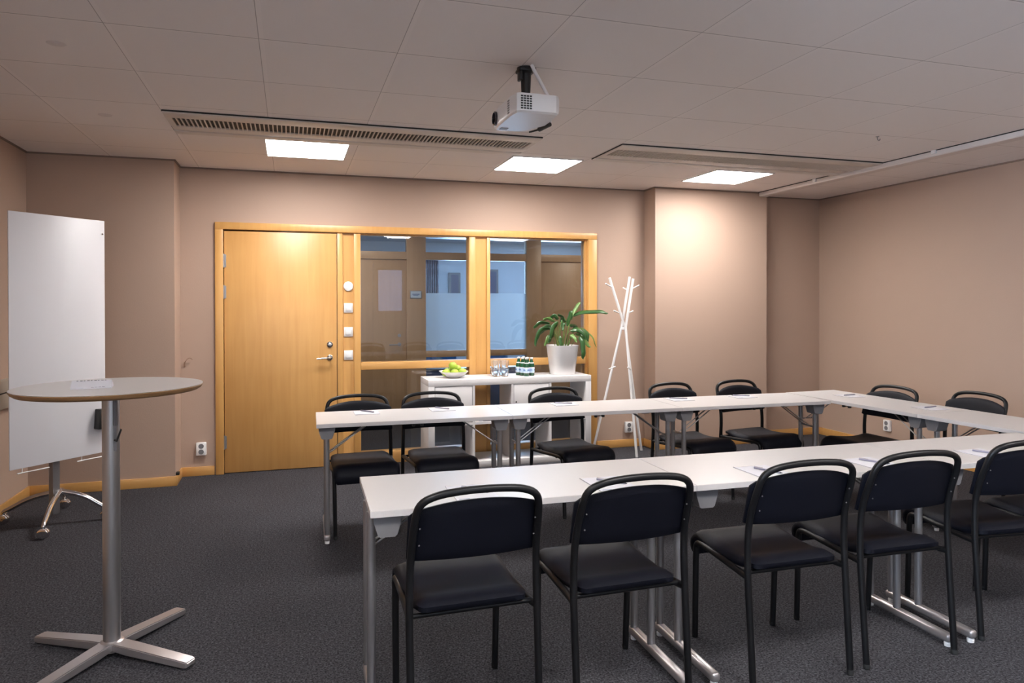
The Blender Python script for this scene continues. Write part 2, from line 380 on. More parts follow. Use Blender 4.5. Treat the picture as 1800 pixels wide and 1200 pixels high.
# thin shadow-gap angle where walls meet the ceiling
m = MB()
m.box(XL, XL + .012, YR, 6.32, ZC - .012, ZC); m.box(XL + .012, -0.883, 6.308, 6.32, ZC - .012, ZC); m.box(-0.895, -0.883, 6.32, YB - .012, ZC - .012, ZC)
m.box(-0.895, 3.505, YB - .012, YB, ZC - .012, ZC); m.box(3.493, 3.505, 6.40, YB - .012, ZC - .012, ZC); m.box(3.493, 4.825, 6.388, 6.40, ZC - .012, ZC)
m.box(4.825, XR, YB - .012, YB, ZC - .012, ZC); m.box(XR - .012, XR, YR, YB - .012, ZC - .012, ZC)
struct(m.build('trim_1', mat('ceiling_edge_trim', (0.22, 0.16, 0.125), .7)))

# ------------------------------------------------------------------ door and glazed partition
FY = 6.605            # front face of the frame
fr = MB()
fr.box(-0.618, -0.552, FY, 6.76, 0, 2.120, .004); fr.box(-0.618, 2.962, FY, 6.76, 2.120, 2.182, .004)
fr.box(2.868, 2.962, FY, 6.76, 0, 2.120, .004)
trim = fr.build('trim_2', 'pine'); struct(trim)
tr = MB()   # jamb post between door and glazing, mullion, rails
tr.box(0.408, 0.456, 6.625, 6.75, 0, 2.120, .003); tr.box(0.456, 0.556, 6.648, 6.74, 0, 2.120); tr.box(0.556, 0.616, 6.625, 6.75, 0, 2.120, .003)
tr.box(1.637, 1.700, 6.625, 6.75, 0, 2.120, .003); tr.box(1.700, 1.812, 6.648, 6.74, 0, 2.120); tr.box(1.812, 1.846, 6.625, 6.75, 0, 2.120, .003)
tr.box(2.846, 2.868, 6.640, 6.75, 0, 2.120, .002)
struct(tr.build('trim_3', 'pine'))
tr = MB()
for a, b in ((0.616, 1.637), (1.846, 2.846)):
    tr.box(a, b, 6.625, 6.75, .868, .936, .003); tr.box(a, b, 6.625, 6.75, 0, .105, .003); tr.box(a, b, 6.655, 6.75, 2.108, 2.120)
struct(tr.build('trim_4', 'pinex'))
for k, (a, b) in enumerate(((0.616, 1.637), (1.846, 2.846))):
    o = MB().box(a, b, 6.685, 6.691, .936, 2.108).build('window_%d' % (k + 1), 'glass'); struct(o)
    MB().box(a, b, 6.685, 6.691, .105, .868).build('lower_pane', 'glass', o)
# door leaf
d = MB().box(-0.546, 0.402, 6.628, 6.672, 0.006, 2.108, .002).build('door_1', 'birch'); struct(d)
hd = MB(); hd.lathe([(.001, 0), (.024, .0005), (.025, .006), (.020, .010), (.001, .0105)], (0.341, 6.628, 0.989), 20, 'y')
for v in hd.b.verts: v.co.y = 6.628 - (v.co.y - 6.628)
hd.tube([(0.341, 6.62, .989), (0.341, 6.585, .989), (0.334, 6.572, .989), (0.30, 6.568, .988), (0.225, 6.57, .982)], [.0095, .007], 10, 1)
hd.build('handle', 'chrome', d)
lk = MB(); lk.lathe([(.001, 0), (.025, .0005), (.026, .008), (.015, .012), (.014, .020), (.001, .0205)], (0.341, 6.628, 1.108), 20, 'y')
for v in lk.b.verts: v.co.y = 6.628 - (v.co.y - 6.628)
lk.build('lock', 'chrome', d)
for z in (1.849, 1.578, 0.274):
    MB().tube([(-0.549, 6.618, z - .06), (-0.549, 6.618, z + .06)], .008, 10).box(-0.546, -0.530, 6.622, 6.628, z - .055, z + .055).build('hinge', 'steel', d)
# wall switches on the narrow panel beside the door
YS = 6.648
def switch(z, label):
    t = thing('light_switch', label, 'light switch', (0.507, YS, z), 0, 'switches beside the door')
    box('plate', 'plastic', (-.040, .040, -.010, 0, -.043, .043), t, bev=.004)
    MB().box(-.028, .028, -.020, -.010, -.028, .028, bev=.005, rot=RX(0.07)).build('rocker', 'plastic', t)
switch(1.437, 'white square light switch beside the door, just under the round cover')
switch(1.219, 'white square light switch beside the door, middle one of the three squares')
switch(1.006, 'white square light switch beside the door, level with the door handle')
m = MB().lathe([(.001, 0), (.042, 0), (.044, .004), (.042, .012), (.034, .017), (.001, .018)], (0.507, YS, 1.634), 32, 'y')
for v in m.b.verts: v.co.y = YS - (v.co.y - YS)
tag(m.build('round_cover', 'plastic'), 'round white cover above the light switches beside the door', 'wall cover')

# sockets
def socket(loc, rz, label):
    t = thing('wall_socket', label, 'socket', loc, rz, 'double wall sockets')
    box('plate', 'plastic', (-.041, .041, -.032, 0, -.055, .055), t, bev=.006)
    for dz in (-.024, .024):
        m = MB().lathe([(.001, .001), (.0205, .001), (.0215, -.0015), (.019, -.0015), (.0185, -.0005), (.001, -.0005)], (0, -.032, dz), 20, 'y', cap=False)
        m.build('outlet', 'grey', t)
socket((-0.733, YB, 0.232), 0, 'white double socket on the wall left of the wooden door')
socket((3.315, YB, 0.204), 0, 'white double socket low on the wall behind the coat stand')
socket((XR, 5.652, 0.252), -PI / 2, 'white double socket low on the right-hand wall')
# small hook and door stop at the corner left of the door
hk = MB(); hk.tube([(-0.858, YB, .985), (-0.858, 6.60, .975), (-0.850, 6.59, .99), (-0.835, 6.592, 1.01), (-0.815, 6.60, 1.015), (-0.80, 6.61, 1.0)], .003, 8, 1); hk.tube([(-0.86, YB - .004, .935), (-0.86, YB - .004, .975)], .005, 8)
tag(hk.build('wall_hook', mat('tan_wire', (0.30, 0.18, 0.12), .5)), 'tiny wire hook on the wall corner left of the door frame', 'hook')
tag(MB().box(-0.896, -0.868, 6.335, 6.385, BH, BH + .024, .005).build('door_stop', 'black'), 'small black stop sitting on the skirting at the pilaster foot', 'door stop')

# wall trunking on the left wall
t = thing('wall_trunking', 'cream wall trunking running along the left wall behind the whiteboard', 'trunking', (XL, 0, 0))
MB().prism([(0, .745), (.05, .755), (.055, .765), (.055, .925), (.05, .945), (0, .948)], -2.6, 6.0, 'y').build('channel', 'wall2', t)
MB().box(0.050, .058, -2.6, 6.0, .86, .868).build('cover_seam', 'dark', t)

# ------------------------------------------------------------------ ceiling things
def light_panel(x, y, label, first=[None]):
    if first[0] is None:
        t = thing('ceiling_light', label, 'ceiling light', (x, y, ZC), 0, 'square ceiling light panels')
        m = MB(); h = .3
        for a in ((-h, h, -h, -h + .012), (-h, h, h - .012, h), (-h, -h + .012, -h + .012, h - .012), (h - .012, h, -h + .012, h - .012)):
            m.box(*a, -.010, -.001)
        m.build('frame', 'white', t)
        MB().box(-h + .012, h - .012, -h + .012, h - .012, -.007, -.002).build('diffuser', 'panel', t)
        first[0] = t; return t
    return dup(first[0], (x, y, ZC), 0, label)
light_panel(0.125, 5.61, 'bright square ceiling light panel above the wooden door, leftmost lit panel')
light_panel(1.985, 5.66, 'bright square ceiling light panel above the window pane with the plant, middle lit panel')
light_panel(3.86, 5.70, 'bright square ceiling light panel in front of the bright column, rightmost lit panel')
light_panel(-0.40, 1.03, 'square ceiling light panel out of view above the standing table')
light_panel(1.72, 1.03, 'square ceiling light panel reflected at the top of the left window pane')
light_panel(3.86, 1.03, 'square ceiling light panel reflected at the top of the right window pane')

def diffuser(x0, x1, y0, y1, label):
    t = thing('ceiling_diffuser', label, 'ventilation grille', ((x0 + x1) / 2, (y0 + y1) / 2, ZC), 0, 'long ceiling ventilation grilles')
    hx, hy = (x1 - x0) / 2, (y1 - y0) / 2
    m = MB()
    # shallow profiled metal tray: front flange, slot band, rear flange
    m.box(-hx, hx, -hy, -hy + .13, -.016, -.001, .003); m.box(-hx, hx, hy - .20, hy - .09, -.013, -.001, .004); m.box(-hx, hx, hy - .085, hy, -.019, -.001, .006)
    m.box(-hx, -hx + .03, -hy + .13, hy - .20, -.014, -.001); m.box(hx - .03, hx, -hy + .13, hy - .20, -.014, -.001)
    m.build('housing', 'grille', t)
    MB().box(-hx + .03, hx - .03, -hy + .13, hy - .20, -.004, -.001).build('slot_backing', 'slot', t)
    m = MB(); n = int((2 * hx - .06) / .027)
    for i in range(n + 1):
        x = -hx + .03 + i * (2 * hx - .06) / n
        m.box(x - .0038, x + .0038, -hy + .13, hy - .20, -.013, -.004)
    m.build('fins', 'grille', t)
    MB().box(-hx, hx, -hy - .004, -hy + .004, -.009, -.0005).box(-hx - .003, -hx + .004, -hy, hy, -.009, -.0005).build('shadow_gap', 'dark', t)
diffuser(-0.735, 1.700, 4.72, 5.28, 'long ventilation grille in the ceiling over the door, left one')
diffuser(2.330, 4.715, 4.74, 5.30, 'long ventilation grille in the ceiling ending at the white duct, right one')
t = thing('ceiling_duct', 'long white surface-mounted cable duct along the ceiling near the right wall', 'cable duct', (4.78, 0, ZC))
MB().prism([(-.055, 0), (-.055, -.038), (-.048, -.045), (.048, -.045), (.055, -.038), (.055, 0)], YR + .02, 6.39, 'y').build('channel', 'beam', t)
for y in (0.9, 2.1, 4.25, 5.55): MB().box(-.075, -.055, y - .02, y + .02, -.03, 0, .004).build('clip', 'white', t)
MB().box(-.064, -.0555, YR + .02, 6.39, -.006, 0).build('shadow_gap', 'dark', t)
# two flush sprinkler covers, left part of ceiling
for (x, y, l) in ((-1.00, 3.67, 'faint round flush cover in the ceiling, the one nearer the camera'), (-1.09, 4.96, 'faint round flush cover in the ceiling, the one left of the long grille')):
    m = MB().lathe([(.001, -.004), (.018, -.004), (.022, -.002), (.036, -.002), (.040, 0)], (x, y, ZC), 24, cap=False)
    tag(m.build('ceiling_cover', mat('smudged_white', (0.68, 0.62, 0.60), .6)), l, 'sprinkler cover', 'flush ceiling covers')
tag(MB().tube([(3.95, 4.02, ZC), (3.95, 4.02, ZC - .02), (3.965, 4.02, ZC - .03), (3.975, 4.02, ZC - .015)], .003, 8, 1).lathe([(.012, -.003), (.012, 0)], (3.95, 4.02, ZC), 12).build('ceiling_hook', 'steel'), 'tiny metal hook on the ceiling toward the right', 'hook')

# projector
t = thing('projector', 'white projector hanging from the ceiling on a black bracket', 'projector', (1.125, 3.40, 0))
P = MB()
zb, zt = 2.378, 2.470
poly = [(-.10, -.195), (-.085, -.205), (.095, -.205), (.115, -.19), (.125, -.10), (.125, .02), (.055, .165), (.03, .18), (-.085, .195), (-.105, .18), (-.112, .10), (-.112, -.12)]
def pr(k, z): return [(x * k, y * k, z) for x, y in poly]
rings = [pr(.93, zb), pr(.985, zb + .008), pr(1.0, zb + .02), pr(1.0, zt - .012), pr(.97, zt)]
vs = [[P.b.verts.new(p) for p in rg] for rg in rings]
for A, B in zip(vs, vs[1:]):
    for i in range(len(poly)): P.b.faces.new((A[i], A[(i + 1) % len(poly)], B[(i + 1) % len(poly)], B[i]))
P.b.faces.new(vs[0][::-1]); P.b.faces.new(vs[-1])
P.build('body', 'projw', t, ang=30)
m = MB()
for i in range(4):
    for j in range(6): m.box(-.083 + i * .0145, -.072 + i * .0145, -.2075, -.2045, 2.392 + j * .0115, 2.399 + j * .0115)
m.build('vent', 'black', t)
m = MB()
for j in range(6):
    for i in range(2): m.box(-.1140, -.1105, -.115 + i * .016, -.104 + i * .016, 2.392 + j * .0115, 2.399 + j * .0115)
m.build('side_vent', 'grey', t)
MB().lathe([(.036, 0), (.036, -.012), (.030, -.016), (.028, -.004), (.001, -.002)], (-.108, .125, 2.424), 24, 'x', cap=False).build('lens', 'lens', t)
MB().box(-.085, -.045, .12, .155, zb - .002, zb + .001).build('sticker', 'grey', t)
m = MB(); m.lathe([(.001, ZC), (.045, ZC), (.045, ZC - .012), (.026, ZC - .03), (.026, ZC - .05), (.001, ZC - .051)], (0.0, -.03, 0), 20, cap=False)
m.box(-.042, .042, -.07, .01, ZC - .022, ZC - .004, .004); m.box(-.038, -.022, -.055, -.005, ZC - .065, ZC - .01, .006)
m.tube([(0, -.03, ZC - .03), (0, -.03, 2.48)], [.027, .021], 14)
m.lathe([(.024, 2.512), (.033, 2.502), (.033, 2.485), (.001, 2.484)], (0, -.03, 0), 18, cap=False)
m.box(-.075, .075, -.045, -.020, 2.471, 2.479, .002); m.box(-.02, .02, -.11, .07, 2.471, 2.479, .002)
m.box(-.070, -.055, .13, .15, 2.465, 2.49, .003)
m.build('ceiling_mount', 'black', t)
m = MB(); m.tube([(.01, -.09, ZC), (.03, -.09, ZC - .04), (.065, -.10, 2.54), (.10, -.10, 2.478), (.115, -.07, 2.468)], .009, 10, 2)
m.tube([(.11, -.05, 2.468), (.138, -.02, 2.45), (.15, .02, 2.40)], .006, 8, 2)
m.build('cable', 'projw', t)
MB().tube([(.085, .165, 2.378), (.105, .125, 2.378), (.12, .10, 2.380)], .005, 10, 1).tube([(.118, .105, 2.380), (.150, .030, 2.392)], .0125, 12).build('plug', 'black', t)

# ------------------------------------------------------------------ chairs
def make_chair(label, loc, rz, group):
    t = thing('conference_chair', label, 'chair', loc, rz, group)
    # seat: padded shell that rolls down at the front edge
    def prof(v):        # v 0..1 from rear edge to the end of the front roll: centre line (y, z, normal angle)
        L1 = 0.385; Rr = 0.058; L2 = PI / 2 * Rr * 1.15; L3 = 0.035; tot = L1 + L2 + L3; s = v * tot
        if s < L1:
            y = -0.195 + s; z = 0.455 - 0.016 * math.sin(PI * min(1, s / L1)) + 0.006 * math.exp(-((s - .05) / .05) ** 2); return y, z, 0.0
        if s < L1 + L2:
            a = (s - L1) / Rr / 1.15 * 1.0
            return -0.195 + L1 + Rr * math.sin(a), 0.455 - Rr + Rr * math.cos(a), a
        return -0.195 + L1 + Rr, 0.455 - Rr - (s - L1 - L2), PI / 2
    def face(sgn):
        def fn(uu, vv):
            y, z, a = prof(vv)
            e = min(vv, 1 - vv) * 9; e = min(1, e) ** .5; ex = min(1, min(uu, 1 - uu) * 10) ** .5
            hw = 0.196 + 0.014 * min(1, vv * 1.5)
            th = 0.026 * (0.32 + 0.70 * e * ex)
            rr_ = 0.02 * (1 - e)
            return Vector(((uu - .5) * 2 * (hw - rr_), y + math.sin(a) * th * sgn, z + math.cos(a) * th * sgn))
        return fn
    MB().slab(face(1), face(-1), 20, 30).build('seat', 'fabric', t, ang=60)
    # backrest: curved pad with an arched top, in front of the tube
    def back(yoff, sh):
        def fn(uu, vv):
            x = (uu - .5) * 2; ax = abs(x)
            top = 0.836 - 0.042 * ax ** 2.2 - 0.010 * max(0, ax - .92) / .08
            bot = 0.624 + 0.008 * (max(0, ax - .93) / .07) ** 1.5
            z = bot + (top - bot) * vv
            lean = -0.205 - 0.055 * max(0, (z - .63) / .2)
            e = min(1, min(vv, 1 - vv) * 8) ** .5 * min(1, min(uu, 1 - uu) * 12) ** .5
            return Vector((x * 0.231, lean + 0.026 - 0.030 * (1 - x * x) + 0.002 + yoff * (0.3 + .7 * e), z))
        return fn
    MB().slab(back(.013, 0), back(-.011, 0), 22, 12).build('backrest', 'fabric', t, ang=60)
    R_ = .0132
    MB().tube([(-.224, -.198, .43), (-.222, -.193, .55), (-.219, -.203, .66), (-.214, -.250, .785), (-.200, -.268, .838), (-.145, -.277, .862), (-.06, -.280, .870), (0, -.281, .871),
               (.06, -.280, .870), (.145, -.277, .862), (.200, -.268, .838), (.214, -.250, .785), (.219, -.203, .66), (.222, -.193, .55), (.224, -.198, .43)], R_, 12, 2).build('back_frame', 'blackm', t)
    for y_, z_ in ((-.165, .430), (.13, .425)): MB().tube([(-.212, y_, z_), (.212, y_, z_)], .009, 10).build('crossbar', 'blackm', t)
    for s in (-1, 1):
        l = MB().tube([(s * .222, -.232, .0), (s * .224, -.200, .40), (s * .224, -.198, .44)], R_, 12, 1).build('leg', 'blackm', t)
        MB().lathe([(.0128, 0), (.0138, .016), (.0134, .020)], (s * .222, -.232, 0), 12).build('foot_cap', 'rubber', l)
        l = MB().tube([(s * .224, -.197, .425), (s * .214, -.14, .422), (s * .208, .08, .432), (s * .206, .165, .436), (s * .205, .205, .425), (s * .204, .212, .385), (s * .200, .228, 0.0)], R_, 12, 2).build('leg', 'blackm', t)
        MB().lathe([(.0128, 0), (.0138, .016), (.0134, .020)], (s * .200, .228, 0), 12).build('foot_cap', 'rubber', l)
        for z in (.69, .75): MB().lathe([(.001, -.002), (.0025, -.002), (.003, 0)], (s * .198, -.235 - .27 * (z - .69), z), 8, 'y', cap=False).build('screw', 'steel', t)
    for ch in t.children:
        for o in (ch, *ch.children):
            for v in o.data.vertices: v.co.z *= .993
    return t
GN, GF, GR = 'chairs on the near side of the tables', 'chairs on the far side of the tables', 'chairs along the right-hand table row'
c0 = make_chair('black chair with its back to the camera, leftmost in the near row', (0.590, 2.530, 0), 0.02, GN)
NEAR = [(1.166, 2.515, 0.02, 'black chair with its back to the camera, second from the left in the near row'),
        (1.898, 2.520, -0.02, 'black chair with its back to the camera, third from left in the near row'),
        (2.440, 2.525, -0.03, 'black chair with its back to the camera, fourth from left in the near row'),
        (3.122, 2.555, -0.10, 'black chair with its back to the camera, cut by the right photo edge'),
        (3.600, 2.530, 0.0, 'black chair at the far right of the near row, only its seat front showing')]
for x, y, a, l in NEAR: dup(c0, (x, y, 0), a, l, GN)
FAR = [(0.455, 4.800, PI + 0.03, 'black chair facing the camera behind the far tables, in front of the door'),
       (0.978, 4.800, PI + 0.03, 'black chair facing the camera behind the far tables, below the fruit bowl'),
       (1.945, 4.790, PI + 0.17, 'black chair facing the camera behind the far tables, below the green bottles'),
       (2.940, 4.790, PI + 0.16, 'black chair facing the camera behind the far tables, just right of the coat stand'),
       (3.555, 4.800, PI + 0.14, 'black chair facing the camera behind the far tables, in front of the bright column')]
for x, y, a, l in FAR: dup(c0, (x, y, 0), a, l, GF).scale = (.985, 1, .960)
RIGHT = [(4.150, 4.315, PI / 2 + 0.03, 'black chair behind the right-hand table row, the one nearer the corner'),
         (4.40, 3.83, PI / 2 - 0.02, 'black chair behind the right-hand table row, the one nearer the camera')]
for x, y, a, l in RIGHT: dup(c0, (x, y, 0), a, l, GR).scale = (.985, 1, .960)

# ------------------------------------------------------------------ folding tables
def make_table(L, Wd, off, label, loc, rz, group, ldx=0.0):
    """length along local x, sitters on the local -y side; off shifts the leg frames in y"""
    t = thing('folding_table', label, 'table', loc, rz, group)
    hL, hW = L / 2, Wd / 2
    MB().box(-hL + .0015, hL - .0015, -hW, hW, .726, .750, .0015, 1).build('tabletop', 'top', t)
    m = MB(); e = .0012
    m.box(-hL, hL, -hW - e, -hW + .0002, .727, .7488); m.box(-hL, hL, hW - .0002, hW + e, .727, .7488)
    m.box(-hL, -hL + .0017, -hW, hW, .727, .7488); m.box(hL - .0017, hL, -hW, hW, .727, .7488)
    m.build('edge_band', 'edge', t)
    for s in (-1, 1):
        xb = s * (hL - .062); x = xb + ldx
        ya, yb = off + .10, off - .06          # the two uprights
        fr_ = MB().tube([(x, ya, .05), (x, ya, .70)], .0165, 14).tube([(x, yb, .05), (x, yb, .70)], .0165, 14)
        fr_.build('leg', 'steel', t)
        b = MB().box(x - .019, x + .019, off - .375 + .02, off + .125, .018, .056, .013, 4)
        foot = b.build('foot_bar', 'base', t)
        MB().lathe([(.014, 0), (.015, .014), (.008, .022)], (x, off - .335, 0), 14).build('levelling_foot', 'plastic', foot)
        MB().lathe([(.014, 0), (.015, .014), (.008, .022)], (x, off + .10, 0), 14).build('levelling_foot', 'plastic', foot)
        for y0, y1 in ((ya - .045, ya + .045), (-hW + .025, -hW + .075)):
            MB().prism([(xb + q * (1 if q_ else .9), z_) for q, z_, q_ in ((-.050, .7255, 1), (.050, .7255, 1), (.048, .70, 1), (.034, .655, 1), (.026, .648, 1), (-.026, .648, 1), (-.034, .655, 1), (-.048, .70, 1))], y0, y1, 'y').build('bracket', 'grey', t, ang=30)
        MB().box(xb - .028, xb + .028, -hW + .05, ya - .02, .697, .7255, .003).build('rail', 'blackm', t)
        for dy in (-.03, .02):
            MB().tube([(x - s * .010, ya - .06 + dy, .545), (x - s * .25, ya - .06 + dy, .715), (x - s * .27, ya - .06 + dy, .7255)], .0042, 8).build('brace', 'rod', t)
        MB().tube([(x, ya, .545), (x, yb, .545)], .006, 8).build('brace_pin', 'rod', t)
    MB().box(-.035, -.018, hW - .035, hW - .012, .708, .7265, .003).box(.018, .035, hW - .035, hW - .012, .708, .7265, .003).tube([(-.02, hW - .024, .717), (.02, hW - .024, .717)], .003, 8).build('link_clip', 'black', t)
    return t
def row(p0, ang, lens, Wd, flip, off, labels, group, name_gap=.002, ldx=0.0):
    """p0: camera-side left corner; tables laid end to end along direction ang"""
    out = []; d = Vector((math.cos(ang), math.sin(ang), 0)); n = Vector((-math.sin(ang), math.cos(ang), 0)); s = 0
    for L, lab, dz in zip(lens, labels, (0, -.0, 0)):
        c = Vector((*p0, 0)) + d * (s + L / 2) + n * (Wd / 2)
        out.append(make_table(L - name_gap, Wd, off, lab, c + n * dz, ang + (PI if flip else 0), group, ldx)); s += L
    return out
GT = 'white folding conference tables'
ANG = -0.021
row((0.262, 2.497), ANG, (1.275, 1.265, 1.05), .520, False, -.02, [
    'white folding table at the left end of the near row',
    'white folding table in the middle of the near row',
    'white folding table at the right end of the near row, cut by the photo edge'], GT, ldx=-.045)
row((0.146, 4.412), -0.0265, (1.225, 1.222, 1.222), .510, True, .06, [
    'white folding table at the left end of the far row, in front of the door',
    'white folding table in the middle of the far row',
    'white folding table at the right end of the far row, before the bright column'], GT)
# right-hand row runs toward the camera
row((4.300, 4.835), -PI / 2 + 0.047, (1.215, 1.13), .495, True, .03, [
    'white folding table of the right-hand row that meets the far row at the corner',
    'white folding table of the right-hand row that meets the near row'], GT) if False else None
def side_row():
    ang = -PI / 2 + 0.047
    d = Vector((math.cos(ang), math.sin(ang), 0)); n = Vector((-math.sin(ang), math.cos(ang), 0)); p = Vector((3.834, 4.842, 0)); s = 0
    for L, lab in ((1.215, 'white folding table of the right-hand row that meets the far row at the corner'), (1.16, 'white folding table of the right-hand row that meets the near row')):
        c = p + d * (s + L / 2) + n * .2475
        make_table(L - .003, .495, .05, lab, c, ang + PI, GT); s += L
side_row()

# ------------------------------------------------------------------ notepads and pens
TZ = .7505
def pad(x, y, rz, w_, h_, lab):
    t = thing('notepad', lab, 'notepad', (x, y, TZ), rz, 'notepads on the tables')
    MB().box(-w_ / 2, w_ / 2, -h_ / 2, h_ / 2, 0, .003).build('sheets', 'paper', t)
    MB().box(-w_ / 2, w_ / 2, h_ / 2 - .012, h_ / 2 + .0008, .0028, .0036).build('binding', 'edge', t)
    MB().box(-w_ / 2 + .01, -w_ / 2 + .05, -h_ / 2 + .012, -h_ / 2 + .018, .0030, .0032).build('print', 'inkb', t)
def pen(x, y, rz, lab, z=TZ + .0032 + .0045):
    t = thing('pen', lab, 'pen', (x, y, z), rz, 'pens on the notepads')
    MB().tube([(-.058, 0, 0), (.052, 0, 0), (.066, 0, 0)], .0044, 10).build('barrel', 'pen', t)
    MB().tube([(.066, 0, 0), (.076, 0, 0)], [.0036, .001], 10).build('tip', 'ink', t)
    MB().box(-.058, -.018, -.0015, .0015, .0040, .0062).build('clip', 'chrome', t)
PADS = [  # x, y, w, h, pen angle, where
    (0.660, 2.640, .16, .22, -.9, 'in front of the leftmost near chair'),
    (1.215, 2.600, .16, .22, -.9, 'in front of the second near chair'),
    (1.935, 2.570, .16, .24, -1.2, 'in front of the third near chair'),
    (2.500, 2.570, .16, .22, -1.15, 'in front of the fourth near chair'),
    (3.170, 2.560, .16, .22, -1.15, 'at the near chair cut by the photo edge'),
    (0.480, 4.790, .16, .17, 2.2, 'before the far chair in front of the door'),
    (0.985, 4.780, .16, .17, 2.2, 'before the far chair below the fruit bowl'),
    (1.870, 4.760, .17, .17, 2.6, 'before the far chair below the green bottles'),
    (2.790, 4.730, .17, .17, 2.6, 'before the far chair beside the coat stand'),
    (3.330, 4.720, .17, .17, 2.6, 'before the far chair in front of the column'),
    (4.150, 4.500, .17, .16, .2, 'on the right-hand row near the corner'),
    (4.190, 3.800, .17, .16, .2, 'on the right-hand row toward the photo edge')]
for i, (x, y, w_, h_, pa, wh) in enumerate(PADS):
    pad(x, y, 0.0 if i < 10 else PI / 2, w_, h_, 'white notepad on the table ' + wh if i < 10 else 'white notepad lying ' + wh)
    pen(x + .01, y + .01, pa, 'slim dark pen on the notepad ' + wh)

# ------------------------------------------------------------------ shelf unit
KX0, KX1, KY0, KY1, KZ = 1.160, 2.716, 6.195, 6.590, .797
t = thing('shelf_unit', 'low white open shelf unit with two doors under the window panes', 'shelf unit', ((KX0 + KX1) / 2, KY0, 0))
kx = (KX0 + KX1) / 2; hx = (KX1 - KX0) / 2; D = KY1 - KY0
MB().box(-hx, hx, 0, D, KZ - .058, KZ, .002).build('top_panel', 'white', t)
MB().box(-hx, hx, 0, D, 0, .055, .002).build('bottom_panel', 'white', t)
for x0, x1 in ((-hx, -hx + .056), (hx - .056, hx)): MB().box(x0, x1, 0, D, .055, KZ - .058, .001).build('side_panel', 'white', t)
cols = []
iw = (2 * hx - .112 - 3 * .022) / 4; x = -hx + .056
for i in range(4):
    cols.append((x, x + iw)); x += iw
    if i < 3: MB().box(x, x + .022, .002, D - .002, .055, KZ - .058).build('divider', 'white', t); x += .022
m = MB()
for a, b in cols: m.box(a, b, .003, D - .003, .386, .408)
m.build('middle_shelf', 'white', t)
for k, (ci, kn) in enumerate(((0, (.5, .66)), (2, (.06, .575)))):
    a, b = cols[ci]
    d_ = MB().box(a + .003, b - .003, .004, .020, .411, KZ - .061, .002).build('door', 'white', t)
    MB().lathe([(.001, -.016), (.006, -.016), (.007, -.010), (.004, 0)], (a + (b - a) * kn[0], .004, kn[1]), 12, 'y', cap=False).build('knob', 'black', d_)
tag(MB().box(1.63, 1.84, 6.22, 6.50, .4085, .417, .002).box(1.65, 1.86, 6.23, 6.51, .417, .428, .002, rot=RZ(.06)).build('paper_stack', 'paper'), 'small stack of papers on the middle shelf of the shelf unit', 'papers')

# fruit bowl and apples
bx, by = 1.425, 6.37
m = MB()
prof = [(.001, 0), (.055, 0), (.062, .004), (.095, .022), (.134, .056), (.137, .060), (.131, .058), (.092, .028), (.058, .010), (.001, .008)]
m.lathe(prof, (0, 0, 0), 40, cap=False)
for v in m.b.verts:     # softly squared rim
    a = math.atan2(v.co.y, v.co.x); k = 1 + .05 * math.cos(4 * a) * min(1, v.co.z / .05) * -1; v.co.x *= k; v.co.y *= k
o = m.build('fruit_bowl', 'gloss', ang=60); o.location = (bx, by, KZ + .0005)
tag(o, 'shallow white bowl of green apples on the left end of the shelf unit', 'bowl')
def apple(x, y, z, rx, ry, lab, first=[None]):
    if first[0] is None:
        t = thing('apple', lab, 'apple', (x, y, z), 0, 'green apples in the bowl')
        pr_ = []
        for i in range(17):
            a = -PI / 2 + PI * i / 16; rr_ = .037 * math.cos(a) * (1 + .06 * math.sin(a)) + .0005; h = .034 * math.sin(a) - .007 * math.exp(-(rr_ / .012) ** 2) * (1 if a > 0 else -.6)
            pr_.append((rr_, h))
        MB().lathe(pr_, (0, 0, 0), 24).build('flesh', 'apple', t, ang=180)
        MB().tube([(0, 0, .024), (.002, .001, .034), (.006, .002, .044)], .0014, 6).build('stalk', 'stalk', t)
        first[0] = t
    else:
        t = dup(first[0], (x, y, z), 0, lab)
    t.rotation_euler = (rx, ry, x * 40); return t
bz = KZ + .052
apple(bx - .078, by - .035, bz, .3, .2, 'green apple at the left of the white bowl')
apple(bx + .000, by - .050, bz - .003, -.2, .4, 'green apple at the front middle of the white bowl')
apple(bx + .076, by - .030, bz, .5, -.3, 'green apple at the right of the white bowl')
apple(bx - .040, by + .045, bz + .001, .1, .2, 'green apple at the back left of the white bowl, mostly hidden')
apple(bx - .008, by - .002, bz + .057, -.5, .2, 'green apple on top of the pile in the white bowl')
apple(bx + .046, by + .046, bz + .022, .6, .9, 'green apple at the back right of the white bowl, just right of the top one')

# tumblers: two-by-two, stacked two high
def tumbler(x, y, z, lab, first=[None]):
    if first[0] is None:
        o = MB().lathe([(.001, .0), (.028, .0), (.030, .004), (.037, .074), (.0355, .074), (.0285, .010), (.001, .009)], (0, 0, 0), 24, cap=False).build('tumbler', 'tumbler', ang=50)
        first[0] = o; tag(o, lab, 'glass', 'stacked tumblers')
    else:
        o = first[0].copy(); C.objects.link(o); o['label'] = lab
    o.location = (x, y, z); return o
for i, xn in enumerate(('left', 'right')):
    for j, yn in enumerate(('front', 'back')):
        for k, zn in enumerate(('bottom', 'upper')):
            tumbler(1.825 + .080 * i, 6.33 + .080 * j, KZ + .0005 + .0755 * k, 'clear tumbler, %s of the %s %s stack beside the bottles' % (zn, yn, xn))

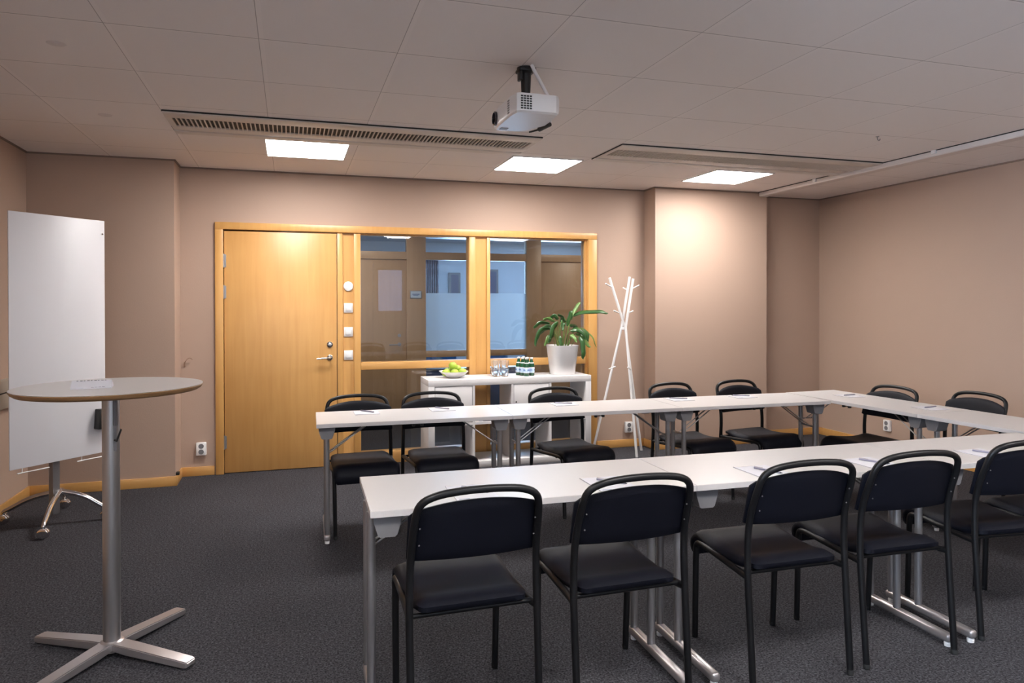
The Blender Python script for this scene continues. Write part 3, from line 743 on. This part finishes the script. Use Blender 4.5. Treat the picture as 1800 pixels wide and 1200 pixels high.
# bottles: six small green ones
def bottle(x, y, lab, first=[None]):
    if first[0] is None:
        t = thing('water_bottle', lab, 'bottle', (x, y, KZ + .0005), 0, 'small green water bottles')
        MB().lathe([(.001, 0), (.024, 0), (.0275, .004), (.028, .090), (.0255, .108), (.018, .128), (.0130, .145), (.0125, .160)], (0, 0, 0), 24).build('glass', 'bottle', t, ang=50)
        MB().lathe([(.0285, .028), (.0287, .029), (.0287, .079), (.0285, .080)], (0, 0, 0), 24, cap=False).build('label', 'labelw', t)
        MB().lathe([(.0289, .033), (.0290, .034), (.0290, .073), (.0289, .074)], (0, 0, 0), 24, cap=False).build('label_panel', 'label', t)
        m = MB()
        for a0 in range(0, 360, 90):
            for q in range(7):
                a = math.radians(a0 + q * 8); ca, sa = math.cos(a), math.sin(a); h = .058 + .006 * ((q * 3) % 2)
                m.box(.0288, .0296, -.0014, .0014, .050, h, rot=RZ(a), about=(0, 0, 0))
        m.build('label_print', 'labelb', t)
        MB().lathe([(.0265, .100), (.0262, .101), (.0205, .124), (.0198, .125)], (0, 0, 0), 24, cap=False).build('neck_label', 'labelw', t)
        MB().lathe([(.0140, .156), (.0150, .158), (.0145, .170), (.010, .172), (.001, .172)], (0, 0, 0), 16, cap=False).build('cap', 'plastic', t)
        first[0] = t; return t
    return dup(first[0], (x, y, KZ + .0005), x * 9, lab)
for i in range(2):
    for j in range(3):
        a = 0.35; dx, dy = (i - .5) * .060, (j - 1) * .060
        bottle(2.115 + dx * math.cos(a) - dy * math.sin(a), 6.37 + dx * math.sin(a) + dy * math.cos(a),
               'small green water bottle with pale blue label, %s %s of the six' % (('front', 'middle', 'back')[j], ('left', 'right')[i]))

# ------------------------------------------------------------------ potted plant
px_, py_ = 2.490, 6.365
t = thing('potted_plant', 'leafy green plant in a tall white pot on the right end of the shelf unit', 'plant', (px_, py_, KZ + .0005))
m = MB()
def sq(k, z, rr_=.3):
    pts = []
    for q in range(40):
        a = 2 * PI * q / 40; c, s_ = math.cos(a), math.sin(a); e = .62
        pts.append((k * math.copysign(abs(c) ** e, c), k * math.copysign(abs(s_) ** e, s_), z))
    return pts
rings = [sq(.001, 0), sq(.106, 0), sq(.110, .004), sq(.141, .272), sq(.143, .278), sq(.137, .279), sq(.133, .262), sq(.126, .215), sq(.001, .215)]
vs = [[m.b.verts.new(p) for p in rg] for rg in rings]
for A, B in zip(vs, vs[1:]):
    for i in range(40): m.b.faces.new((A[i], A[(i + 1) % 40], B[(i + 1) % 40], B[i]))
m.build('pot', 'gloss', t, ang=50)
MB().lathe([(.001, .236), (.06, .240), (.11, .236), (.115, .22)], (0, 0, 0), 24, cap=False).build('soil', 'soil', t)
def leaf(base, path, width, mt):
    """stem from base along the path, blade on its last stretch"""
    stem_pts = [base] + path[:2]
    s_ = MB().tube(stem_pts, [.0036, .0022], 8, 2).build('stem', 'stem', t)
    pts = [Vector(p) for p in path[1:]]
    for _ in range(3):
        Q = [pts[0]]
        for i in range(len(pts) - 1): Q += [pts[i] * .75 + pts[i + 1] * .25, pts[i] * .25 + pts[i + 1] * .75]
        Q.append(pts[-1]); pts = Q
    n = len(pts); side0 = None; b = MB(); rows = []
    for i, p in enumerate(pts):
        d = (pts[min(i + 1, n - 1)] - pts[max(i - 1, 0)]).normalized()
        view = Vector((0.37, 0.93, 0)); side = d.cross(view)
        if side.length < .2: side = d.cross(Vector((0, 0, 1)))
        side.normalize(); up = side.cross(d).normalized()
        side = (side * .75 + up * .65).normalized(); up = side.cross(d).normalized()
        if side0 is not None and side.dot(side0) < 0: side = -side; up = -up
        side0 = side
        k = i / (n - 1); wdt = width * .82 * (math.sin(PI * min(1, k * .96 + .04)) ** .75) * (1.15 - .35 * k)
        rows.append([b.b.verts.new(p + side * wdt * q + up * (abs(q) * wdt * .35 + .004 * math.sin(k * 17) * abs(q)) + up * o_) for q, o_ in ((-1, 0), (-.5, 0), (0, -.001), (.5, 0), (1, 0))])
    for A, B in zip(rows, rows[1:]):
        for j in range(4): b.b.faces.new((A[j], A[j + 1], B[j + 1], B[j]))
    o = b.build('leaf', mt, t, ang=180)
    sm = o.modifiers.new('solid', 'SOLIDIFY'); sm.thickness = .0012
    return o
# (base offset x, y), path points (x, y, z) relative to pot
LV = [((.02, -.02), [(.05, -.02, .45), (.10, 0, .56), (.20, .0, .595), (.33, -.02, .605), (.42, -.03, .595), (.465, -.03, .580)], .030, 'leaf'),
      ((.03, .0), [(.06, -.02, .46), (.08, -.01, .52), (.11, .0, .60), (.17, .01, .675), (.19, .01, .690)], .026, 'leafl'),
      ((.00, .01), [(.03, .0, .40), (.045, .0, .46), (.07, -.02, .58), (.085, -.02, .61)], .030, 'leaf'),
      ((-.04, .0), [(-.05, .0, .42), (-.08, .0, .50), (-.15, .0, .535), (-.20, -.01, .52)], .024, 'leafl'),
      ((-.05, .0), [(-.08, -.02, .40), (-.14, -.03, .48), (-.22, -.03, .50), (-.28, -.03, .462), (-.30, -.03, .44)], .026, 'leaf'),
      ((-.05, -.03), [(-.09, -.04, .38), (-.14, -.04, .43), (-.21, -.04, .44), (-.27, -.04, .37), (-.285, -.04, .27)], .034, 'leaf'),
      ((-.03, -.04), [(-.04, -.05, .42), (-.07, -.07, .50), (-.13, -.09, .44), (-.15, -.09, .34)], .036, 'leaf'),
      ((-.02, .03), [(-.02, .03, .43), (-.03, .04, .52), (-.06, .06, .56), (-.11, .07, .52)], .032, 'leaf'),
      ((.00, -.02), [(.0, -.03, .42), (-.01, -.05, .50), (-.03, -.09, .50), (-.05, -.12, .42)], .034, 'leaf'),
      ((.01, -.03), [(.03, -.04, .38), (.06, -.06, .42), (.13, -.09, .44), (.18, -.10, .40), (.21, -.10, .33)], .036, 'leaf'),
      ((.04, -.02), [(.08, -.03, .38), (.12, -.05, .42), (.19, -.06, .43), (.24, -.06, .38), (.245, -.06, .31)], .042, 'leaf'),
      ((.05, .02), [(.10, .02, .38), (.15, .02, .43), (.25, .01, .42), (.32, .0, .35), (.355, .0, .25)], .012, 'stem'),
      ((.05, -.05), [(.09, -.09, .33), (.13, -.12, .36), (.165, -.145, .30), (.16, -.155, .20), (.15, -.155, .15)], .040, 'leaf'),
      ((.05, .0), [(.09, -.02, .36), (.12, -.05, .39), (.18, -.08, .37), (.23, -.08, .28), (.26, -.08, .26)], .030, 'leafl'),
      ((-.06, .02), [(-.08, .02, .33), (-.11, .01, .37), (-.15, -.02, .35), (-.19, -.03, .27)], .028, 'leafl'),
      ((.0, .05), [(.0, .06, .42), (.02, .08, .50), (.05, .11, .53), (.10, .13, .50)], .030, 'leaf'),
      ((-.02, .05), [(-.03, .07, .38), (-.06, .10, .45), (-.12, .13, .45), (-.17, .14, .38)], .032, 'leaf'),
      ((-.04, -.02), [(-.06, -.03, .36), (-.10, -.05, .39), (-.14, -.07, .36), (-.17, -.08, .30)], .030, 'leaf'),
      ((.02, .02), [(.03, .03, .44), (.02, .02, .50), (-.01, .0, .55), (-.05, -.01, .57)], .026, 'leaf'),
      ((.03, .03), [(.07, .04, .40), (.10, .05, .46), (.15, .06, .47), (.20, .06, .42)], .030, 'leaf'),
      ((.02, -.05), [(.03, -.08, .33), (.04, -.10, .38), (.07, -.13, .37), (.09, -.15, .31)], .028, 'leafl'),
      ((-.03, -.05), [(-.04, -.07, .33), (-.05, -.08, .37), (-.05, -.10, .32), (-.05, -.11, .26)], .030, 'leaf')]
for (bx_, by_), path, wd, mt in LV: leaf((bx_, by_, .235), path, wd, mt)

# ------------------------------------------------------------------ coat stand
t = thing('coat_stand', 'white tripod coat stand with angled pegs beside the door frame', 'coat stand', (3.11, 6.30, 0))
def L_(x, y, z): return (x - 3.11, y - 6.30, z)
hub = (3.105, 6.30, 1.24)
for foot, mid, top in (((2.800, 6.37, .0), (3.088, 6.31, 1.24), (3.186, 6.33, 1.735)),
                       ((3.165, 6.14, .0), (3.118, 6.28, 1.24), (3.178, 6.24, 1.715)),
                       ((3.360, 6.42, .0), (3.125, 6.31, 1.24), (2.945, 6.28, 1.722))):
    p = MB().tube([L_(*foot), L_(*mid), L_(*top)], [.0125, .0125, .0135], 12).build('pole', 'gloss', t)
MB().box(*[hub[0] - 3.11 - .022, hub[0] - 3.11 + .030, -.02, .03, 1.215, 1.245], .006).build('hub', 'gloss', t)
for a, b in (((2.965, 6.28, 1.635), (2.895, 6.26, 1.665)), ((3.045, 6.29, 1.385), (2.985, 6.27, 1.405)), ((3.18, 6.25, 1.62), (3.235, 6.22, 1.650)),
             ((3.135, 6.28, 1.375), (3.185, 6.25, 1.402)), ((2.962, 6.335, .835), (3.025, 6.31, .86)), ((3.145, 6.23, .835), (3.09, 6.18, .862)), ((3.165, 6.32, 1.60), (3.14, 6.38, 1.63))):
    MB().tube([L_(*a), L_(*b)], [.0062, .0072], 10).build('peg', 'gloss', t)

# ------------------------------------------------------------------ round standing table
tx, ty, tz = -0.722, 3.355, 1.130
t = thing('standing_table', 'tall round standing table with white top and steel cross base', 'table', (tx, ty, 0))
MB().lathe([(.001, tz - .003), (.352, tz - .003), (.356, tz - .001), (.356, tz), (.001, tz)], (0, 0, 0), 96, cap=False).build('tabletop', 'top', t)
MB().lathe([(.001, tz - .024), (.338, tz - .024), (.350, tz - .016), (.3575, tz - .0045), (.355, tz - .003), (.001, tz - .003)], (0, 0, 0), 96, cap=False).build('plywood_edge', 'ply', t)
m = MB(); m.box(-.25, .25, -.025, .025, tz - .034, tz - .0242, .002); m.box(-.025, .025, -.20, .20, tz - .034, tz - .0242, .002); m.lathe([(.05, tz - .055), (.07, tz - .034)], (0, 0, 0), 24)
for v in m.b.verts: v.co = RZ(.3) @ v.co
m.build('support_plate', 'blackm', t)
MB().lathe([(.0335, .05), (.0335, tz - .04)], (0, 0, 0), 32).build('pole', 'satin', t)
MB().box(.0325, .0345, -.006, .006, .86, 1.00, rot=RZ(-.9), about=(0, 0, 0)).box(.031, .042, -.008, .008, .965, 1.07, .003, rot=RZ(-.9), about=(0, 0, 0)).build('height_slot', 'grey', t)
MB().tube([(.020, -.028, .905), (.028, -.034, .90), (.046, -.036, .950)], [.005, .0035], 8).build('lever', 'black', t)
m = MB()
for k in range(4):
    a = math.radians(56 + 90 * k)
    A = bmesh.new()
    secs = ((0.0, .034, .030, .058), (.10, .032, .018, .054), (.39, .029, .004, .032), (.402, .024, .008, .028))
    vv = []
    for s_, hw, z0, z1 in secs:
        vv.append([A.verts.new((s_, -hw, z0)), A.verts.new((s_, hw, z0)), A.verts.new((s_, hw, z1)), A.verts.new((s_, -hw, z1))])
    for p, q in zip(vv, vv[1:]):
        for j in range(4): A.faces.new((p[j], p[(j + 1) % 4], q[(j + 1) % 4], q[j]))
    A.faces.new(vv[0]); A.faces.new(vv[-1][::-1])
    bmesh.ops.bevel(A, geom=[e for e in A.edges], offset=.004, segments=2, affect='EDGES')
    bmesh.ops.rotate(A, cent=(0, 0, 0), matrix=RZ(a), verts=A.verts)
    me = bpy.data.meshes.new('leg'); bmesh.ops.recalc_face_normals(A, faces=A.faces); A.to_mesh(me); A.free(); me.materials.append(M_['base'])
    for p in me.polygons: p.use_smooth = True
    me.set_sharp_from_angle(angle=math.radians(35))
    o = bpy.data.objects.new('leg', me); C.objects.link(o); o.parent = t
    MB().lathe([(.012, 0), (.012, .008)], (math.cos(a) * .375, math.sin(a) * .375, 0), 12).build('foot_pad', 'rubber', o)
MB().lathe([(.046, .020), (.046, .056), (.036, .062)], (0, 0, 0), 28).build('base_hub', 'base', t)
# little folded card on the standing table
t = thing('folded_card', 'small white folded card with dark print lying on the round standing table', 'card', (-0.775, 3.29, tz + .0006), 0.12)
MB().prism([(-.045, .0), (.045, .0), (.045, .004), (.004, .028), (0, .030), (-.004, .028), (-.045, .004)], -.072, .072, 'x').build('card', 'paper', t)
m = MB(); random.seed(3)
for i in range(9):
    x0 = -.055 + i * .0125
    m.box(x0, x0 + .006 + .003 * (i % 2), -.0035, -.0005, .0278, .0302)
for i in range(4): m.box(.0 + i * .013, .010 + i * .013, -.043, -.040, .0042, .0062)
m.build('print', 'ink', t)

# ------------------------------------------------------------------ whiteboard on castors
A0 = Vector((-1.680, 5.180)); A1 = Vector((-1.250, 5.655)); dv = A1 - A0; wb_a = math.atan2(dv.y, dv.x); wbw = dv.length
t = thing('whiteboard', 'tall frameless white board on a chrome castor stand by the left wall', 'whiteboard', (*((A0 + A1) / 2), 0), wb_a)
MB().box(-wbw / 2, wbw / 2, 0, .010, .430, 2.060, .003).build('board', 'board', t)
MB().lathe([(.001, -.006), (.006, -.006), (.008, 0)], (wbw / 2 - .02, 0, 1.965), 12, 'y', cap=False).build('fixing', 'chrome', t)
for x0, x1 in ((-wbw / 2 + .05, -wbw / 2 + .25), (wbw / 2 - .20, wbw / 2 + .0)): MB().tube([(x0, .01, .400), (x1, .01, .400)], .004, 8).tube([(x0 + .03, .012, .40), (x0 + .03, .008, .432)], .003, 8).build('lower_bar', 'gloss', t)
MB().box(-.03, .02, .035, .085, .07, 1.75, .008).build('stem', 'steel', t)
MB().box(-.10, .10, .008, .04, 1.20, 1.30, .004).build('hinge_plate', 'grey', t)
m = MB(); m.box(wbw / 2 - .085, wbw / 2 + .015, -.055, 0, .600, .740, .006, rot=RY(.08)); m.build('pen_holder', 'black', t)
MB().box(wbw / 2 - .065, wbw / 2 - .02, -.062, -.052, .635, .67, .004).build('pen_holder_clip', 'chrome', t)
cs = Vector((-1.53, 5.51, 0)); inv = RZ(-wb_a); org = Vector((*((A0 + A1) / 2), 0))
for fx, fy in ((-1.485, 5.13), (-1.84, 5.55), (-1.560, 5.86), (-1.21, 5.47)):
    ctr = inv @ (Vector((-1.485, 5.475, 0)) - org); e = inv @ (Vector((fx, fy, 0)) - org); md = ctr.lerp(e, .9)
    l = MB().tube([(ctr.x, ctr.y, .215), (ctr.x * .5 + e.x * .5, ctr.y * .5 + e.y * .5, .180), (md.x, md.y, .100), (e.x, e.y, .085), (e.x, e.y, .060)], [.019, .011], 12, 2).build('leg', 'chrome', t)
    m = MB(); w_ = Vector((math.cos(1.1), math.sin(1.1), 0))
    q = Matrix.Translation((e.x, e.y, .034))
    for s_ in (-1, 1):
        B = MB().lathe([(.001, -.007), (.026, -.009), (.033, -.006), (.034, 0), (.033, .006), (.026, .009), (.001, .007)], (s_ * .011, 0, 0), 22, 'x', cap=False)
        bmesh.ops.transform(B.b, matrix=q @ RZ(.6).to_4x4(), verts=B.b.verts); m._merge(B.b)
    m.build('castor', 'chrome', l)

# ------------------------------------------------------------------ corridor and rooms beyond the glass
CY = 8.90
m = MB()
m.box(XL - .1, 0.0, CY, CY + .1, 0, 2.60); m.box(4.3, XR, CY, CY + .1, 0, 2.60)
struct(m.build('wall_corridor', 'corr'))
struct(MB().box(XL - .1, XR, 6.90, 13.0, 2.60, 2.66).build('ceiling_corridor', mat('corridor_ceiling', (0.55, 0.58, 0.62), .8)))
struct(MB().box(-0.2, -0.08, 6.79, CY, 0, 2.60).build('wall_corridor_end', 'office'))
struct(MB().box(XL - .1, XR, 12.9, 13.0, 0, 2.60).build('wall_office', 'office'))
struct(MB().box(XL - .22, XL - .1, 6.79, 13.0, 0, 2.60).build('wall_office_left', 'office'))
fr = MB()
def F(x0, x1, z0, z1): fr.box(x0, x1, CY - .03, CY + .08, z0, z1, .003)
fr.box(0.0, 4.3, CY - .024, CY + .07, 2.03, 2.125, .003); fr.box(0.0, 4.3, CY - .024, CY + .07, 2.40, 2.60, .003); F(1.39, 1.632, 0, 2.40); F(2.972, 3.172, 0, 2.40); F(0.0, .10, 0, 2.40); F(4.0, 4.3, 0, 2.40)
fr.box(1.632, 2.972, CY - .024, CY + .07, .80, .88, .003); fr.box(1.632, 2.972, CY - .024, CY + .07, 0, .10); fr.box(2.30, 2.36, CY - .02, CY + .06, .10, 2.03)
struct(fr.build('trim_5', 'corr'))
for i, (x0, x1) in enumerate(((0.10, 1.39), (3.172, 4.0))):
    d = MB().box(x0, x1, CY, CY + .05, .005, 2.03, .003).build('door_%d' % (i + 2), 'corr'); struct(d)
    if i == 0:
        MB().tube([(1.30, CY, .968), (1.30, CY - .05, .968), (1.27, CY - .055, .968), (1.17, CY - .052, .965)], .008, 8).lathe([(.024, -.008), (.024, 0)], (1.30, CY, .968), 16, 'y').lathe([(.022, -.012), (.022, 0)], (1.30, CY, 1.08), 16, 'y').build('handle', 'steel', d)
        MB().box(.97, .985, CY - .006, CY, .03, 2.0).build('panel_joint', 'corr', d)
k = 5
for x0, x1, z0, z1 in ((.10, 1.39, 2.125, 2.40), (1.632, 2.972, 2.125, 2.40), (3.172, 4.0, 2.125, 2.40), (1.632, 2.30, .88, 2.03), (2.36, 2.972, .88, 2.03), (1.632, 2.30, .10, .80), (2.36, 2.972, .10, .80)):
    g = MB().box(x0, x1, CY + .02, CY + .026, z0, z1).build('window_%d' % k, 'glass'); struct(g); k += 1
    if z1 == 2.03: MB().box(x0, x1, CY + .014, CY + .018, z0, 1.61).build('frosted_film', 'frost', g)
o = thing('door_sign', 'small bluish door sign across the corridor, seen through the left window pane', 'sign', (1.503, CY - .032, 1.59))
MB().box(-.075, .075, -.008, 0, -.05, .05, .003).build('frame', 'steel', o)
MB().box(-.065, .065, -.0095, -.008, -.04, .04).build('insert', 'label', o)
MB().box(-.045, .045, -.0105, -.0095, .0, .008).box(-.035, .03, -.0105, -.0095, -.018, -.011).build('print', 'labelb', o)
# office behind: picture frames, curtain, blue armchairs
def pic(x, z0, z1, w_, lab):
    o = thing('picture_frame', lab, 'picture', (x, 12.88, (z0 + z1) / 2), 0, 'framed pictures in the far office')
    h = (z1 - z0) / 2
    MB().box(-w_ / 2, w_ / 2, -.03, 0, -h, h, .004).build('frame', 'grey', o)
    MB().box(-w_ / 2 + .04, w_ / 2 - .04, -.034, -.03, -h + .04, h - .04).build('print', 'curtain', o)
pic(2.90, 1.62, 2.05, .22, 'dark framed picture in the far office, seen through the left window pane')
pic(3.64, 1.60, 2.12, .20, 'dark framed picture in the far office, seen through the right window pane')
m = MB()
m.grid(lambda a, b: Vector((2.33 + .26 * a, 12.80 + .03 * math.sin(a * 40), .02 + 2.30 * b)), 60, 4)
o = m.build('curtain', 'curtain', ang=180); o.modifiers.new('s', 'SOLIDIFY').thickness = .006
tag(o, 'dark blue curtain in the far office, seen through the left window pane', 'curtain')
def armchair(x, y, rz, lab, first=[None]):
    if first[0] is None:
        o = thing('office_armchair', lab, 'armchair', (x, y, 0), rz, 'blue armchairs in the far office')
        MB().box(-.28, .28, -.28, .25, .36, .46, .04, 4).build('seat', 'blue', o)
        MB().box(-.28, .28, .20, .30, .42, .86, .045, 4, rot=RX(-.12)).build('backrest', 'blue', o)
        for s_ in (-1, 1):
            MB().box(s_ * .30 - .03, s_ * .30 + .03, -.24, .25, .50, .62, .025, 3).build('armrest', 'blue', o)
            for yy in (-.22, .22): MB().tube([(s_ * .29, yy, 0), (s_ * .29, yy, .52)], .013, 10).build('leg', 'steel', o)
        first[0] = o; return o
    return dup(first[0], (x, y, 0), rz, lab)
armchair(1.95, 10.2, PI + .2, 'blue armchair in the far office, the left one through the left window pane')
armchair(2.85, 10.3, PI - .3, 'blue armchair in the far office, the right one through the left window pane')
o = thing('office_sideboard', 'low dark sideboard in the far office, seen behind the shelf unit', 'sideboard', (2.30, 9.15, 0))
MB().box(-.66, .66, 0, .40, .03, .60, .004).build('body', 'curtain', o); MB().box(-.67, .67, -.01, .41, .60, .625, .003).build('top', 'grey', o)
for q in range(3): MB().box(-.65 + q * .44, -.23 + q * .44, -.014, 0, .05, .58, .002).build('door', 'curtain', o)
for q in (-.6, .6): MB().box(q - .02, q + .02, .02, .38, 0, .03).build('foot', 'black', o)
# corridor lamps, made up and out of view, to brighten the corridor
o = thing('corridor_fill_lamp', 'flat round lamp added on the corridor ceiling behind the door to brighten it', 'ceiling light', (0.55, 7.8, 2.60), 0, 'added corridor lamps')
MB().lathe([(.16, -.03), (.17, -.02), (.17, 0)], (0, 0, 0), 32, cap=True).build('housing', 'white', o)
MB().lathe([(.001, -.036), (.12, -.036), (.155, -.0305)], (0, 0, 0), 32, cap=False).build('diffuser', 'panel2', o)
dup(o, (4.0, 7.8, 2.60), 0, 'flat round lamp added on the corridor ceiling behind the coat stand to brighten it')
